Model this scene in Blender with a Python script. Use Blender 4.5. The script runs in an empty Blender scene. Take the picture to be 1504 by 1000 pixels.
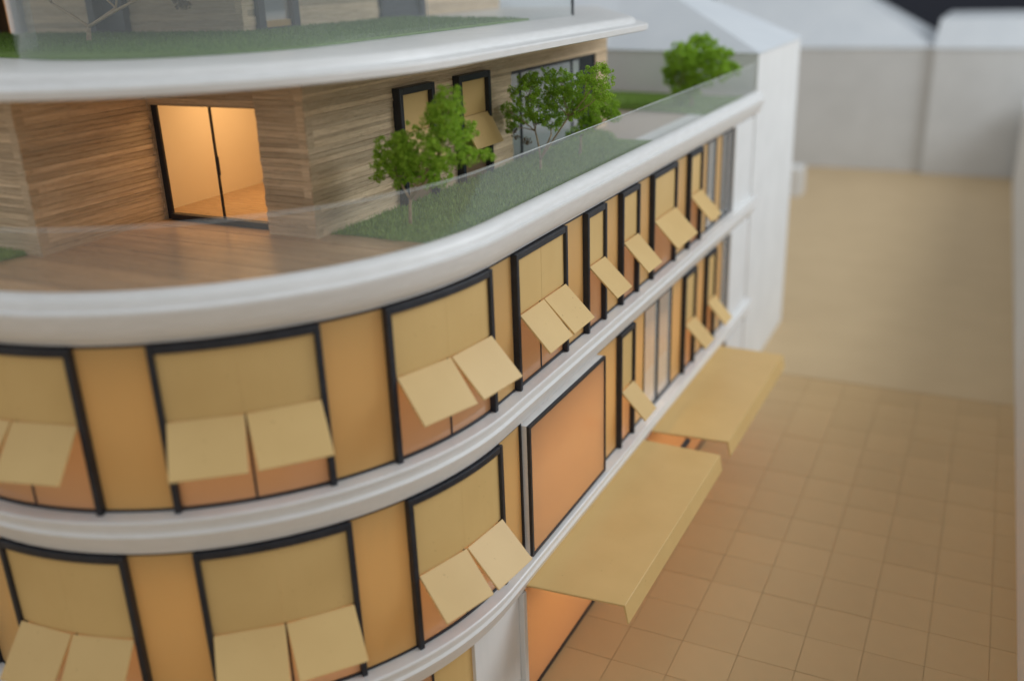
import bpy, bmesh, math, random
from mathutils import Vector, Matrix

rnd = random.Random(7)
scene = bpy.context.scene
COL = scene.collection

# ------------------------------------------------------------------ camera
cam_data = bpy.data.cameras.new("camera")
cam = bpy.data.objects.new("camera", cam_data)
COL.objects.link(cam)
YAW, PITCH, ROLL = 0.48288, 1.20628, -0.03649
rot = Matrix.Rotation(YAW, 4, 'Z') @ Matrix.Rotation(PITCH, 4, 'X') @ Matrix.Rotation(ROLL, 4, 'Z')
cam.matrix_world = Matrix.Translation((2.05111, -3.71466, 1.95998)) @ rot
cam_data.sensor_fit = 'HORIZONTAL'
cam_data.sensor_width = 36.0
cam_data.lens = 36.0 * 1404.37 / 1504.0
cam_data.clip_start = 0.05
cam_data.clip_end = 200.0
cam_data.dof.use_dof = True
cam_data.dof.focus_distance = 5.1
cam_data.dof.aperture_fstop = 0.42
scene.camera = cam

# ------------------------------------------------------------------ world and lamps
world = bpy.data.worlds.new("World")
scene.world = world
world.use_nodes = True
bg = world.node_tree.nodes["Background"]
bg.inputs["Color"].default_value = (0.93, 0.97, 1.0, 1)
bg.inputs["Strength"].default_value = 0.66

def area_lamp(name, loc, target, sx, sy, power, color):
    d = bpy.data.lights.new(name, 'AREA')
    d.shape = 'RECTANGLE'; d.size = sx; d.size_y = sy
    d.energy = power; d.color = color
    o = bpy.data.objects.new(name, d)
    COL.objects.link(o)
    o.location = loc
    v = Vector(target) - Vector(loc)
    o.rotation_euler = v.to_track_quat('-Z', 'Y').to_euler()
    return o

# daylight from a tall window beyond the far right of the model
area_lamp("window_light", (10.5, 9.5, 7.5), (0.0, 3.0, 0.0), 9.0, 6.0, 1250, (0.88, 0.945, 1.0))

scene.view_settings.view_transform = 'Standard'
scene.view_settings.look = 'None'
scene.view_settings.exposure = 0.0
scene.view_settings.gamma = 1.0
scene.cycles.use_denoising = True
scene.cycles.max_bounces = 8
scene.cycles.transparent_max_bounces = 16
scene.cycles.sample_clamp_indirect = 4.0
scene.cycles.caustics_reflective = False
scene.cycles.caustics_refractive = False

# ------------------------------------------------------------------ materials
def new_mat(name):
    m = bpy.data.materials.new(name)
    m.use_nodes = True
    nt = m.node_tree
    for n in list(nt.nodes):
        nt.nodes.remove(n)
    out = nt.nodes.new('ShaderNodeOutputMaterial')
    return m, nt, out

def noise(nt, scale, detail=3.0, vec=None, rough=0.5):
    n = nt.nodes.new('ShaderNodeTexNoise')
    n.inputs['Scale'].default_value = scale
    n.inputs['Detail'].default_value = detail
    n.inputs['Roughness'].default_value = rough
    if vec is not None:
        nt.links.new(vec, n.inputs['Vector'])
    return n

def coords(nt, scale=(1, 1, 1), kind='Object'):
    tc = nt.nodes.new('ShaderNodeTexCoord')
    mp = nt.nodes.new('ShaderNodeMapping')
    mp.inputs['Scale'].default_value = scale
    nt.links.new(tc.outputs[kind], mp.inputs['Vector'])
    return mp.outputs['Vector']

def ramp(nt, fac, stops):
    r = nt.nodes.new('ShaderNodeValToRGB')
    el = r.color_ramp.elements
    while len(el) < len(stops):
        el.new(0.5)
    for e, (pos, c) in zip(el, stops):
        e.position = pos
        e.color = (*c, 1)
    nt.links.new(fac, r.inputs['Fac'])
    return r.outputs['Color']

def bump(nt, height, strength, dist):
    b = nt.nodes.new('ShaderNodeBump')
    b.inputs['Strength'].default_value = strength
    b.inputs['Distance'].default_value = dist
    nt.links.new(height, b.inputs['Height'])
    return b.outputs['Normal']

def principled(nt, rough=0.5, spec=0.5):
    p = nt.nodes.new('ShaderNodeBsdfPrincipled')
    p.inputs['Roughness'].default_value = rough
    p.inputs['Specular IOR Level'].default_value = spec
    return p

def mat_paint(name, c0, c1, scale=(3, 3, 3), nscale=4.0, rough=0.45, spec=0.4, bstr=0.15, bdist=0.002):
    m, nt, out = new_mat(name)
    v = coords(nt, scale)
    n = noise(nt, nscale, 5.0, v)
    p = principled(nt, rough, spec)
    nt.links.new(ramp(nt, n.outputs['Fac'], [(0.3, c0), (0.7, c1)]), p.inputs['Base Color'])
    n2 = noise(nt, nscale * 14, 3.0, v)
    nt.links.new(bump(nt, n2.outputs['Fac'], bstr, bdist), p.inputs['Normal'])
    nt.links.new(p.outputs[0], out.inputs['Surface'])
    return m

M = {}
M['white'] = mat_paint("white_lacquered_wood", (0.74, 0.735, 0.72), (0.80, 0.795, 0.785), (2, 2, 12), 5.0, 0.34, 0.45, 0.2, 0.003)
M['white_matt'] = mat_paint("white_card", (0.70, 0.70, 0.69), (0.76, 0.76, 0.75), (1, 1, 1), 3.0, 0.6, 0.3, 0.1, 0.003)
M['grey_card'] = mat_paint("grey_card", (0.58, 0.58, 0.57), (0.63, 0.63, 0.62), (1, 1, 1), 2.0, 0.7, 0.3, 0.1, 0.003)
M['roof_card'] = mat_paint("pale_roof_card", (0.62, 0.655, 0.69), (0.67, 0.70, 0.73), (1, 1, 1), 2.0, 0.5, 0.4, 0.1, 0.003)
M['dark'] = mat_paint("anthracite_plastic", (0.012, 0.014, 0.020), (0.022, 0.025, 0.034), (3, 3, 3), 6.0, 0.42, 0.45, 0.3, 0.002)
M['backdrop'] = mat_paint("dark_room_wall", (0.045, 0.052, 0.072), (0.058, 0.065, 0.088), (.3, .3, .3), 1.0, 0.9, 0.1)
M['core'] = mat_paint("cream_interior", (0.70, 0.58, 0.40), (0.75, 0.63, 0.45), (1, 1, 1), 2.0, 0.7, 0.2)
M['terrace'] = mat_paint("pinkish_terrace_floor", (0.42, 0.34, 0.27), (0.48, 0.39, 0.31), (4, 4, 4), 6.0, 0.5, 0.4)

def mat_gold():
    m, nt, out = new_mat("gold_card")
    v = coords(nt, (1, 1, 1))
    n = noise(nt, 3.0, 4.0, v)
    specks = noise(nt, 60.0, 2.0, v)
    col = ramp(nt, n.outputs['Fac'], [(0.3, (0.62, 0.415, 0.165)), (0.7, (0.67, 0.46, 0.19))])
    dot = ramp(nt, specks.outputs['Fac'], [(0.235, (0.35, 0.24, 0.10)), (0.26, (1, 1, 1))])
    mx = nt.nodes.new('ShaderNodeMix'); mx.data_type = 'RGBA'; mx.blend_type = 'MULTIPLY'
    mx.inputs['Factor'].default_value = 0.6
    nt.links.new(col, mx.inputs['A']); nt.links.new(dot, mx.inputs['B'])
    p = principled(nt, 0.42, 0.35)
    nt.links.new(mx.outputs['Result'], p.inputs['Base Color'])
    fine = noise(nt, 220.0, 2.0, v)
    nt.links.new(bump(nt, fine.outputs['Fac'], 0.08, 0.002), p.inputs['Normal'])
    nt.links.new(p.outputs[0], out.inputs['Surface'])
    return m
M['gold'] = mat_gold()

def mat_amber(name, diff, trans, tfac, gloss_rough, ior):
    """backlit acrylic: diffuse front, light from the rooms passing through, clear gloss on top"""
    m, nt, out = new_mat(name)
    v = coords(nt, (1, 1, 1))
    n = noise(nt, 2.5, 3.0, v)
    d = nt.nodes.new('ShaderNodeBsdfDiffuse')
    nt.links.new(ramp(nt, n.outputs['Fac'], [(0.3, tuple(c * 0.93 for c in diff)), (0.7, diff)]), d.inputs['Color'])
    t = nt.nodes.new('ShaderNodeBsdfTranslucent'); t.inputs['Color'].default_value = (*trans, 1)
    mix = nt.nodes.new('ShaderNodeMixShader'); mix.inputs['Fac'].default_value = tfac
    nt.links.new(d.outputs[0], mix.inputs[1]); nt.links.new(t.outputs[0], mix.inputs[2])
    g = nt.nodes.new('ShaderNodeBsdfGlossy'); g.inputs['Roughness'].default_value = gloss_rough
    fr = nt.nodes.new('ShaderNodeFresnel'); fr.inputs['IOR'].default_value = ior
    mix2 = nt.nodes.new('ShaderNodeMixShader')
    nt.links.new(fr.outputs[0], mix2.inputs['Fac'])
    nt.links.new(mix.outputs[0], mix2.inputs[1]); nt.links.new(g.outputs[0], mix2.inputs[2])
    nt.links.new(mix2.outputs[0], out.inputs['Surface'])
    return m
M['spandrel'] = mat_amber("backlit_amber_panel", (0.62, 0.425, 0.175), (0.95, 0.62, 0.25), 0.28, 0.35, 1.35)
M['amber_glass'] = mat_amber("amber_window_acrylic", (0.42, 0.295, 0.195), (0.98, 0.68, 0.42), 0.52, 0.08, 1.65)

def mat_glass(name, tint, haze, ior=1.45, rough=0.0):
    m, nt, out = new_mat(name)
    tr = nt.nodes.new('ShaderNodeBsdfTransparent'); tr.inputs['Color'].default_value = (*tint, 1)
    df = nt.nodes.new('ShaderNodeBsdfDiffuse'); df.inputs['Color'].default_value = (0.8, 0.84, 0.84, 1)
    mx = nt.nodes.new('ShaderNodeMixShader'); mx.inputs['Fac'].default_value = haze  # pale diffuse share paints a haze of reflected light onto the glass
    nt.links.new(tr.outputs[0], mx.inputs[1]); nt.links.new(df.outputs[0], mx.inputs[2])
    g = nt.nodes.new('ShaderNodeBsdfGlossy'); g.inputs['Roughness'].default_value = rough
    fr = nt.nodes.new('ShaderNodeFresnel'); fr.inputs['IOR'].default_value = ior
    m2 = nt.nodes.new('ShaderNodeMixShader')
    geo = nt.nodes.new('ShaderNodeNewGeometry')
    inv = nt.nodes.new('ShaderNodeMath'); inv.operation = 'SUBTRACT'; inv.inputs[0].default_value = 1.0
    nt.links.new(geo.outputs['Backfacing'], inv.inputs[1])
    mu = nt.nodes.new('ShaderNodeMath'); mu.operation = 'MULTIPLY'
    nt.links.new(fr.outputs[0], mu.inputs[0]); nt.links.new(inv.outputs[0], mu.inputs[1])
    nt.links.new(mu.outputs[0], m2.inputs['Fac'])
    nt.links.new(mx.outputs[0], m2.inputs[1]); nt.links.new(g.outputs[0], m2.inputs[2])
    nt.links.new(m2.outputs[0], out.inputs['Surface'])
    return m
M['rail_glass'] = mat_glass("clear_acrylic_rail", (0.985, 0.99, 0.99), 0.06, 1.32, 0.03)
M['hazy_glass'] = mat_glass("reflection_hazed_acrylic_rail", (0.96, 0.97, 0.97), 0.09, 1.26, 0.05)  # stronger painted haze for the whitish reflections on the upper rail
M['door_glass'] = mat_glass("clear_door_glass", (0.97, 0.95, 0.92), 0.01, 1.3, 0.02)
M['mirror_glass'] = mat_glass("pale_reflecting_glass", (0.75, 0.78, 0.80), 0.30, 1.9, 0.05)

def mat_wood(name, dark, light, axis_scale, rough=0.55):
    m, nt, out = new_mat(name)
    v = coords(nt, axis_scale)
    oi = nt.nodes.new('ShaderNodeObjectInfo')
    add = nt.nodes.new('ShaderNodeVectorMath'); add.operation = 'ADD'
    mul = nt.nodes.new('ShaderNodeMath'); mul.operation = 'MULTIPLY'; mul.inputs[1].default_value = 37.0
    nt.links.new(oi.outputs['Random'], mul.inputs[0])
    nt.links.new(v, add.inputs[0]); nt.links.new(mul.outputs[0], add.inputs[1])
    n = noise(nt, 6.0, 6.0, add.outputs[0], 0.65)
    col = ramp(nt, n.outputs['Fac'], [(0.30, dark), (0.52, tuple((a + b) / 2 for a, b in zip(dark, light))), (0.72, light)])
    pores = noise(nt, 22.0, 2.0, add.outputs[0])
    pc = ramp(nt, pores.outputs['Fac'], [(0.30, (0.30, 0.24, 0.2)), (0.38, (1, 1, 1))])
    hv = nt.nodes.new('ShaderNodeMapRange')
    hv.inputs['To Min'].default_value = 0.78; hv.inputs['To Max'].default_value = 1.18
    nt.links.new(oi.outputs['Random'], hv.inputs['Value'])
    m1 = nt.nodes.new('ShaderNodeMix'); m1.data_type = 'RGBA'; m1.blend_type = 'MULTIPLY'; m1.inputs['Factor'].default_value = 0.8
    nt.links.new(col, m1.inputs['A']); nt.links.new(pc, m1.inputs['B'])
    m2 = nt.nodes.new('ShaderNodeMix'); m2.data_type = 'RGBA'; m2.blend_type = 'MULTIPLY'; m2.inputs['Factor'].default_value = 1.0
    nt.links.new(m1.outputs['Result'], m2.inputs['A']); nt.links.new(hv.outputs[0], m2.inputs['B'])
    p = principled(nt, rough, 0.35)
    nt.links.new(m2.outputs['Result'], p.inputs['Base Color'])
    nt.links.new(bump(nt, n.outputs['Fac'], 0.35, 0.004), p.inputs['Normal'])
    nt.links.new(p.outputs[0], out.inputs['Surface'])
    return m
M['wood'] = mat_wood("laminated_wood_board", (0.46, 0.325, 0.195), (0.80, 0.63, 0.43), (0.9, 0.9, 30))
M['plank'] = mat_wood("satin_deck_plank", (0.42, 0.26, 0.13), (0.62, 0.41, 0.23), (0.9, 9, 4), 0.22)

def mat_tile():
    m, nt, out = new_mat("tan_paving_tile")
    v = coords(nt, (1, 1, 1))
    oi = nt.nodes.new('ShaderNodeObjectInfo')
    n = noise(nt, 3.0, 5.0, v)
    fine = noise(nt, 90.0, 3.0, v)
    col = ramp(nt, n.outputs['Fac'], [(0.3, (0.52, 0.350, 0.170)), (0.7, (0.55, 0.375, 0.185))])
    hv = nt.nodes.new('ShaderNodeMapRange')
    hv.inputs['To Min'].default_value = 0.97; hv.inputs['To Max'].default_value = 1.03
    nt.links.new(oi.outputs['Random'], hv.inputs['Value'])
    m2 = nt.nodes.new('ShaderNodeMix'); m2.data_type = 'RGBA'; m2.blend_type = 'MULTIPLY'; m2.inputs['Factor'].default_value = 1.0
    nt.links.new(col, m2.inputs['A']); nt.links.new(hv.outputs[0], m2.inputs['B'])
    p = principled(nt, 0.45, 0.35)
    nt.links.new(m2.outputs['Result'], p.inputs['Base Color'])
    nt.links.new(bump(nt, fine.outputs['Fac'], 0.05, 0.003), p.inputs['Normal'])
    nt.links.new(p.outputs[0], out.inputs['Surface'])
    return m
M['tile'] = mat_tile()
M['joint'] = mat_paint("brown_tile_joint", (0.45, 0.295, 0.14), (0.48, 0.32, 0.155), (1, 1, 1), 3.0, 0.6, 0.3)
M['street'] = mat_paint("tan_street_card", (0.54, 0.395, 0.225), (0.575, 0.425, 0.245), (1, 1, 1), 2.0, 0.5, 0.35, 0.05, 0.002)

def mat_leaf(name, dark, light, trans):
    m, nt, out = new_mat(name)
    geo = nt.nodes.new('ShaderNodeNewGeometry')
    n = noise(nt, 9.0, 2.0, coords(nt))
    ad = nt.nodes.new('ShaderNodeMath'); ad.operation = 'MULTIPLY_ADD'
    ad.inputs[1].default_value = 0.6
    nt.links.new(geo.outputs['Random Per Island'], ad.inputs[0])
    sc = nt.nodes.new('ShaderNodeMath'); sc.operation = 'MULTIPLY'; sc.inputs[1].default_value = 0.4
    nt.links.new(n.outputs['Fac'], sc.inputs[0]); nt.links.new(sc.outputs[0], ad.inputs[2])
    col = ramp(nt, ad.outputs[0], [(0.15, dark), (0.85, light)])
    p = principled(nt, 0.6, 0.25)
    nt.links.new(col, p.inputs['Base Color'])
    t = nt.nodes.new('ShaderNodeBsdfTranslucent'); t.inputs['Color'].default_value = (*trans, 1)
    mx = nt.nodes.new('ShaderNodeMixShader'); mx.inputs['Fac'].default_value = 0.25
    nt.links.new(p.outputs[0], mx.inputs[1]); nt.links.new(t.outputs[0], mx.inputs[2])
    nt.links.new(mx.outputs[0], out.inputs['Surface'])
    return m
M['leaf'] = mat_leaf("green_foam_foliage", (0.16, 0.32, 0.018), (0.46, 0.67, 0.08), (0.42, 0.66, 0.05))
M['leaf_bright'] = mat_leaf("bright_green_foam_foliage", (0.20, 0.38, 0.02), (0.48, 0.70, 0.08), (0.45, 0.68, 0.06))
M['leaf_red'] = mat_leaf("reddish_foam_foliage", (0.10, 0.05, 0.03), (0.22, 0.16, 0.06), (0.2, 0.12, 0.05))
M['turf'] = mat_leaf("short_model_turf", (0.20, 0.34, 0.06), (0.46, 0.62, 0.15), (0.10, 0.17, 0.04))
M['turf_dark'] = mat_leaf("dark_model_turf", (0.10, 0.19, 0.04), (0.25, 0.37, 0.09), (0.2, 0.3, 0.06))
M['soil'] = mat_paint("dark_green_turf_mat", (0.13, 0.21, 0.05), (0.18, 0.27, 0.075), (6, 6, 6), 8.0, 0.9, 0.1)
M['twig'] = mat_paint("pale_brown_wire_twig", (0.36, 0.24, 0.14), (0.52, 0.38, 0.24), (8, 8, 8), 8.0, 0.6, 0.3)

# ------------------------------------------------------------------ helpers
def link(name, me, mat, parent=None, smooth=False):
    o = bpy.data.objects.new(name, me)
    if mat is not None and not me.materials:
        me.materials.append(mat)
    COL.objects.link(o)
    o.parent = parent
    if smooth:
        for p in me.polygons:
            p.use_smooth = True
    return o

def mesh(name, verts, faces, mat, parent=None, smooth=False):
    me = bpy.data.meshes.new(name)
    me.from_pydata([tuple(v) for v in verts], [], faces)
    me.update()
    return link(name, me, mat, parent, smooth)

def fix_normals(o):
    bm = bmesh.new(); bm.from_mesh(o.data)
    bmesh.ops.recalc_face_normals(bm, faces=bm.faces)
    bm.to_mesh(o.data); bm.free()

def bevel(o, w, seg=2, angle=40):
    md = o.modifiers.new("bevel", 'BEVEL')
    md.width = w; md.segments = seg; md.limit_method = 'ANGLE'; md.angle_limit = math.radians(angle)
    return o

def tag(o, label=None, cat=None, group=None, kind=None):
    if label: o["label"] = label
    if cat: o["category"] = cat
    if group: o["group"] = group
    if kind: o["kind"] = kind
    return o

def empty(name, loc=(0, 0, 0)):
    o = bpy.data.objects.new(name, None)
    o.empty_display_size = 0.1
    COL.objects.link(o)
    o.location = loc
    return o

def box_geo(x0, x1, y0, y1, z0, z1):
    v = [(x0, y0, z0), (x1, y0, z0), (x1, y1, z0), (x0, y1, z0), (x0, y0, z1), (x1, y0, z1), (x1, y1, z1), (x0, y1, z1)]
    f = [(0, 3, 2, 1), (4, 5, 6, 7), (0, 1, 5, 4), (1, 2, 6, 5), (2, 3, 7, 6), (3, 0, 4, 7)]
    return v, f

def box(name, x0, x1, y0, y1, z0, z1, mat, parent=None, bw=0.0):
    o = mesh(name, *box_geo(x0, x1, y0, y1, z0, z1), mat, parent)
    if bw:
        bevel(o, bw)
    return o

# the facade line: straight along +Y for s >= 0, a quarter-round bend for s < 0
R1, R2 = 1.515, 1.597
def fac(s, o, z):
    if s >= 0:
        return (o, s, z)
    th = -s / R1
    return (-R1 + (R1 + o) * math.cos(th), -(R2 + o) * math.sin(th), z)

def s_steps(s0, s1, step=0.06):
    out = [s0]
    if s0 < 0:
        e = min(s1, 0.0)
        n = max(1, math.ceil((e - s0) / step))
        out += [s0 + (e - s0) * i / n for i in range(1, n + 1)]
    if s1 > 0 and s1 > out[-1] + 1e-6:
        out.append(s1)
    return out

def sweep(name, profile, s0, s1, mat, parent=None, closed=True, smooth=False, step=0.06, caps=True):
    """extrude a profile of (offset, z) points along the facade line"""
    ss = s_steps(s0, s1, step)
    n = len(profile)
    v = []; f = []
    for s in ss:
        v += [fac(s, o, z) for o, z in profile]
    for i in range(len(ss) - 1):
        for k in range(n if closed else n - 1):
            a = i * n + k; b = i * n + (k + 1) % n
            f.append((a, a + n, b + n, b))
    if closed and caps:
        f.append(tuple(range(n)))
        f.append(tuple((len(ss) - 1) * n + k for k in reversed(range(n))))
    ob = mesh(name, v, f, mat, parent, smooth)
    fix_normals(ob)
    return ob

def sbox(name, s0, s1, o0, o1, z0, z1, mat, parent=None, bw=0.0):
    ob = sweep(name, [(o0, z0), (o1, z0), (o1, z1), (o0, z1)], s0, s1, mat, parent)
    if bw:
        bevel(ob, bw)
    return ob

def join_geo(parts):
    v = []; f = []
    for pv, pf in parts:
        b = len(v)
        v += list(pv); f += [tuple(i + b for i in q) for q in pf]
    return v, f

def sbox_geo(s0, s1, o0, o1, z0, z1):
    prof = [(o0, z0), (o1, z0), (o1, z1), (o0, z1)]
    ss = s_steps(s0, s1)
    v = []; f = []
    for s in ss:
        v += [fac(s, o, z) for o, z in prof]
    for i in range(len(ss) - 1):
        for k in range(4):
            a = i * 4 + k; b = i * 4 + (k + 1) % 4
            f.append((a, b, b + 4, a + 4))
    f.append((0, 3, 2, 1))
    e = (len(ss) - 1) * 4
    f.append((e, e + 1, e + 2, e + 3))
    return v, f

# ------------------------------------------------------------------ ground
ZG = -1.95
YAWG = 0.01388
GX, GY, TS = 0.3224, 0.7354, 0.34295
cg, sg = math.cos(YAWG), math.sin(YAWG)
ground = mesh("ground", [(-40, -30, ZG - 0.0055), (40, -30, ZG - 0.0055), (40, 60, ZG - 0.0055), (-40, 60, ZG - 0.0055)], [(0, 1, 2, 3)], M['joint'])
tag(ground, kind="structure")
pav = empty("pavement"); tag(pav, kind="structure")
gap = 0.0032
tv, tf = box_geo(gap / 2, TS - gap / 2, gap / 2, TS - gap / 2, -0.0045, 0.0)
tile_me = bpy.data.meshes.new("tile"); tile_me.from_pydata(tv, [], tf); tile_me.materials.append(M['tile'])
SEAM_ROW = 14
for i in range(-9, SEAM_ROW):
    for j in range(-2, 7):
        x = GX + TS * (cg * j - sg * i); y = GY + TS * (sg * j + cg * i)
        if x + TS < -0.02 and y > -0.2:
            continue
        t = bpy.data.objects.new("tile", tile_me)
        COL.objects.link(t)
        t.parent = pav
        t.location = (x, y, ZG + rnd.uniform(-0.0008, 0.0008))
        t.rotation_euler = (rnd.uniform(-.001, .001), rnd.uniform(-.001, .001), YAWG)
def gpt(j, i, z):
    return (GX + TS * (cg * j - sg * i), GY + TS * (sg * j + cg * i), z)
a, b, c, d = gpt(-8, SEAM_ROW + 0.05, 0), gpt(7.0, SEAM_ROW + 0.05, 0), gpt(7.0, 60, 0), gpt(-14, 60, 0)
fs = mesh("street", [(a[0], a[1], ZG - .0045), (b[0], b[1], ZG - .0045), (c[0], c[1], ZG - .0045), (d[0], d[1], ZG - .0045),
                     (a[0], a[1], ZG), (b[0], b[1], ZG), (c[0], c[1], ZG), (d[0], d[1], ZG)],
          [(0, 3, 2, 1), (4, 5, 6, 7), (0, 1, 5, 4), (1, 2, 6, 5), (2, 3, 7, 6), (3, 0, 4, 7)], M['street'])
tag(fs, kind="structure")

wall = box("wall", -40, 40, 34, 34.3, ZG - 0.01, 22, M['backdrop'])
tag(wall, kind="structure")

# ------------------------------------------------------------------ the curved building
B = empty("curved_building", (-1.0, 1.0, ZG))
tag(B, "white model building with rounded corner, gold shutters and planted wooden terrace", "model building")
bpy.context.view_layer.update()
BINV = B.matrix_world.inverted()
class _P:            # parts are modelled in scene coordinates and parented without moving
    pass
def under(o, parent):
    o.parent = parent
    o.matrix_parent_inverse = parent.matrix_world.inverted()
    return o

S0, S1 = -3.3, 4.98     # how far the modelled facade runs

# --- floor bands
def band_profile(z):
    return [(-0.25, z - 0.001), (0.0, z - 0.001), (0.074, z - 0.004), (0.080, z - 0.009), (0.080, z - 0.020), (0.062, z - 0.030),
            (0.056, z - 0.070), (0.060, z - 0.078), (0.064, z - 0.086), (0.060, z - 0.096), (0.020, z - 0.186), (0.012, z - 0.192), (-0.25, z - 0.192)]
for z in (0.0, -1.0):
    o = sweep("floor_band", band_profile(z), S0, 5.02, M['white'], None, step=0.04)
    under(o, B)
cornice = sweep("cornice", [(-0.30, 0.716), (0.000, 0.716), (0.014, 0.720), (0.022, 0.738), (0.034, 0.741), (0.040, 0.748), (0.066, 0.800), (0.078, 0.846), (0.082, 0.858),
                            (0.080, 0.866), (0.073, 0.870), (0.066, 0.872), (0.064, 0.877), (0.062, 0.888), (0.057, 0.901), (0.049, 0.912), (0.038, 0.920), (0.025, 0.9255), (0.012, 0.927), (-0.004, 0.925),
                            (-0.006, 0.846), (-0.30, 0.846)], S0, 5.05, M['white'], None, step=0.03)
under(cornice, B)
for p in cornice.data.polygons:
    p.use_smooth = True
mdl = cornice.modifiers.new("edges", 'EDGE_SPLIT'); mdl.split_angle = math.radians(42)

# --- rooms behind the facade
for zf, zc in ((-0.15, 0.716), (-1.15, -0.192), (ZG, -1.192)):
    core = sweep("core_wall", [(-0.62, zf), (-0.60, zf), (-0.60, zc), (-0.62, zc)], S0, 5.0, M['core'], None)
    under(core, B)
def room_slab(name, z0, z1, mat, off):
    ss = s_steps(S0, 5.0, 0.08)
    out = [fac(s, off, 0)[:2] for s in ss]
    inner = [(-4.2, 5.0), (-4.2, out[0][1])]
    poly = out + inner
    n = len(poly)
    v = [(x, y, z0) for x, y in poly] + [(x, y, z1) for x, y in poly]
    f = [tuple(reversed(range(n))), tuple(range(n, 2 * n))] + [(k, (k + 1) % n, n + (k + 1) % n, n + k) for k in range(n)]
    o = mesh(name, v, f, mat)
    fix_normals(o)
    return under(o, B)
room_slab("room_floor", -0.150, -0.012, M['core'], -0.252)
room_slab("room_floor", -1.150, -1.012, M['core'], -0.252)
room_slab("terrace_floor", 0.760, 0.842, M['terrace'], -0.008)

# --- windows: dark U frame, fixed gold panels above, folded-out gold flaps, amber pane behind
def make_window(s0, s1, zb, zt, flap_n, parent, angle=44.0, flap_len=0.24, seed=0, off=0.0, flap_share=0.47):
    r = random.Random(seed)
    w = 0.025; d = 0.036
    gp = 0.0012 if s0 > 0 else 0.0003
    g = join_geo([sbox_geo(s0, s0 + w, -0.02, d, zb - 0.002, zt - 0.002),
                  sbox_geo(s1 - w, s1, -0.02, d, zb - 0.002, zt - 0.002),
                  sbox_geo(s0 + w, s1 - w, -0.02, d - 0.001, zt - 0.036, zt - 0.002)])
    win = mesh("window", *g, M['dark']); fix_normals(win)
    bevel(win, 0.004)
    under(win, parent)
    zh = zb + 0.39 / 0.714 * (zt - zb) if zt - zb < 0.75 else zb + 0.39
    # sill strip
    sl = sbox("sill", s0 + w, s1 - w, -0.005, 0.012, zb - 0.0005, zb + 0.012, M['dark']); under(sl, win)
    a, b = s0 + w, s1 - w
    n = flap_n
    for k in range(n):
        p0 = a + (b - a) * k / n + (gp if k else 0); p1 = a + (b - a) * (k + 1) / n - (gp if k < n - 1 else 0)
        pn = sbox("panel", p0, p1, 0.004, 0.018, zh + 0.003, zt - 0.036, M['gold']); under(pn, win)
        pane = sweep("pane", [(0.004, zb + 0.012), (0.004, zh + 0.002)], p0, p1, M['amber_glass'], None, closed=False)
        under(pane, win)
        # flap: flat plate hinged on the chord of its half
        f0, f1 = Vector(fac(p0 + 0.002, 0.024, zh)), Vector(fac(p1 - 0.002, 0.024, zh))
        e = (f1 - f0).normalized()
        nrm = e.cross(Vector((0, 0, 1))).normalized()
        mid = Vector(fac((p0 + p1) / 2, 0, zh)); outw = Vector(fac((p0 + p1) / 2, 1, zh)) - mid
        if nrm.dot(outw) < 0:
            nrm = -nrm
        an = math.radians(angle + r.uniform(-2.0, 2.0))
        dn = nrm * math.sin(an) - Vector((0, 0, 1)) * math.cos(an)
        tn = nrm * math.cos(an) + Vector((0, 0, 1)) * math.sin(an)
        L = flap_len
        vs = [f0, f1, f1 + dn * L, f0 + dn * L]
        vs = vs + [q + tn * 0.010 for q in vs]
        fl = mesh("flap", vs, [(0, 3, 2, 1), (4, 5, 6, 7), (0, 1, 5, 4), (1, 2, 6, 5), (2, 3, 7, 6), (3, 0, 4, 7)], M['gold'])
        fix_normals(fl); bevel(fl, 0.0015, 1)
        under(fl, win)
    if n == 2:
        mu = sbox("mullion", (a + b) / 2 - 0.004, (a + b) / 2 + 0.004, -0.002, 0.008, zb + 0.012, zh, M['dark']); under(mu, win)
    return win

def spandrel(s0, s1, zb, zt, parent):
    o = sweep("facade_panel", [(0.0, zb + 0.010), (0.0, zt - 0.008)], s0, s1, M['spandrel'], None, closed=False)
    under(o, parent)
    for z0, z1 in ((zb - 0.0005, zb + 0.010), (zt - 0.009, zt - 0.0005)):
        t = sbox("trim_strip", s0 + 0.001, s1 - 0.001, -0.012, 0.006, z0, z1, M['dark']); under(t, o)
    return o

A_wins = [(-2.98, -2.74, 1), (-2.46, -1.835, 2), (-1.555, -0.930, 2), (-0.660, -0.030, 2), (0.210, 0.815, 2), (1.095, 1.385, 1), (1.645, 1.955, 1), (2.220, 2.725, 1), (3.030, 3.350, 1)]
prev = S0
for i, (s0, s1, n) in enumerate(A_wins):
    spandrel(prev, s0, 0.0, 0.714, B)
    make_window(s0, s1, 0.0, 0.714, n, B, seed=10 + i)
    prev = s1
spandrel(3.350, 3.56, 0.0, 0.714, B)
B_wins = [(-2.98, -2.74, 1), (-2.41, -1.790, 2), (-1.520, -0.890, 2), (-0.630, -0.005, 2)]
prev = S0
for i, (s0, s1, n) in enumerate(B_wins):
    spandrel(prev, s0, -1.0, -0.195, B)
    make_window(s0, s1, -1.0, -0.195, n, B, seed=30 + i, flap_len=0.25)
    prev = s1
spandrel(prev, 0.232, -1.0, -0.195, B)
B_far = [(1.630, 1.900, 1), (3.000, 3.290, 1), (3.590, 3.860, 1)]
spandrel(1.310, 1.630, -1.0, -0.195, B)
make_window(1.630, 1.900, -1.0, -0.195, 1, B, seed=41)
spandrel(1.900, 2.15, -1.0, -0.195, B)
spandrel(2.75, 3.000, -1.0, -0.195, B)
make_window(3.000, 3.290, -1.0, -0.195, 1, B, seed=42)
spandrel(3.290, 3.590, -1.0, -0.195, B)
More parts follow.
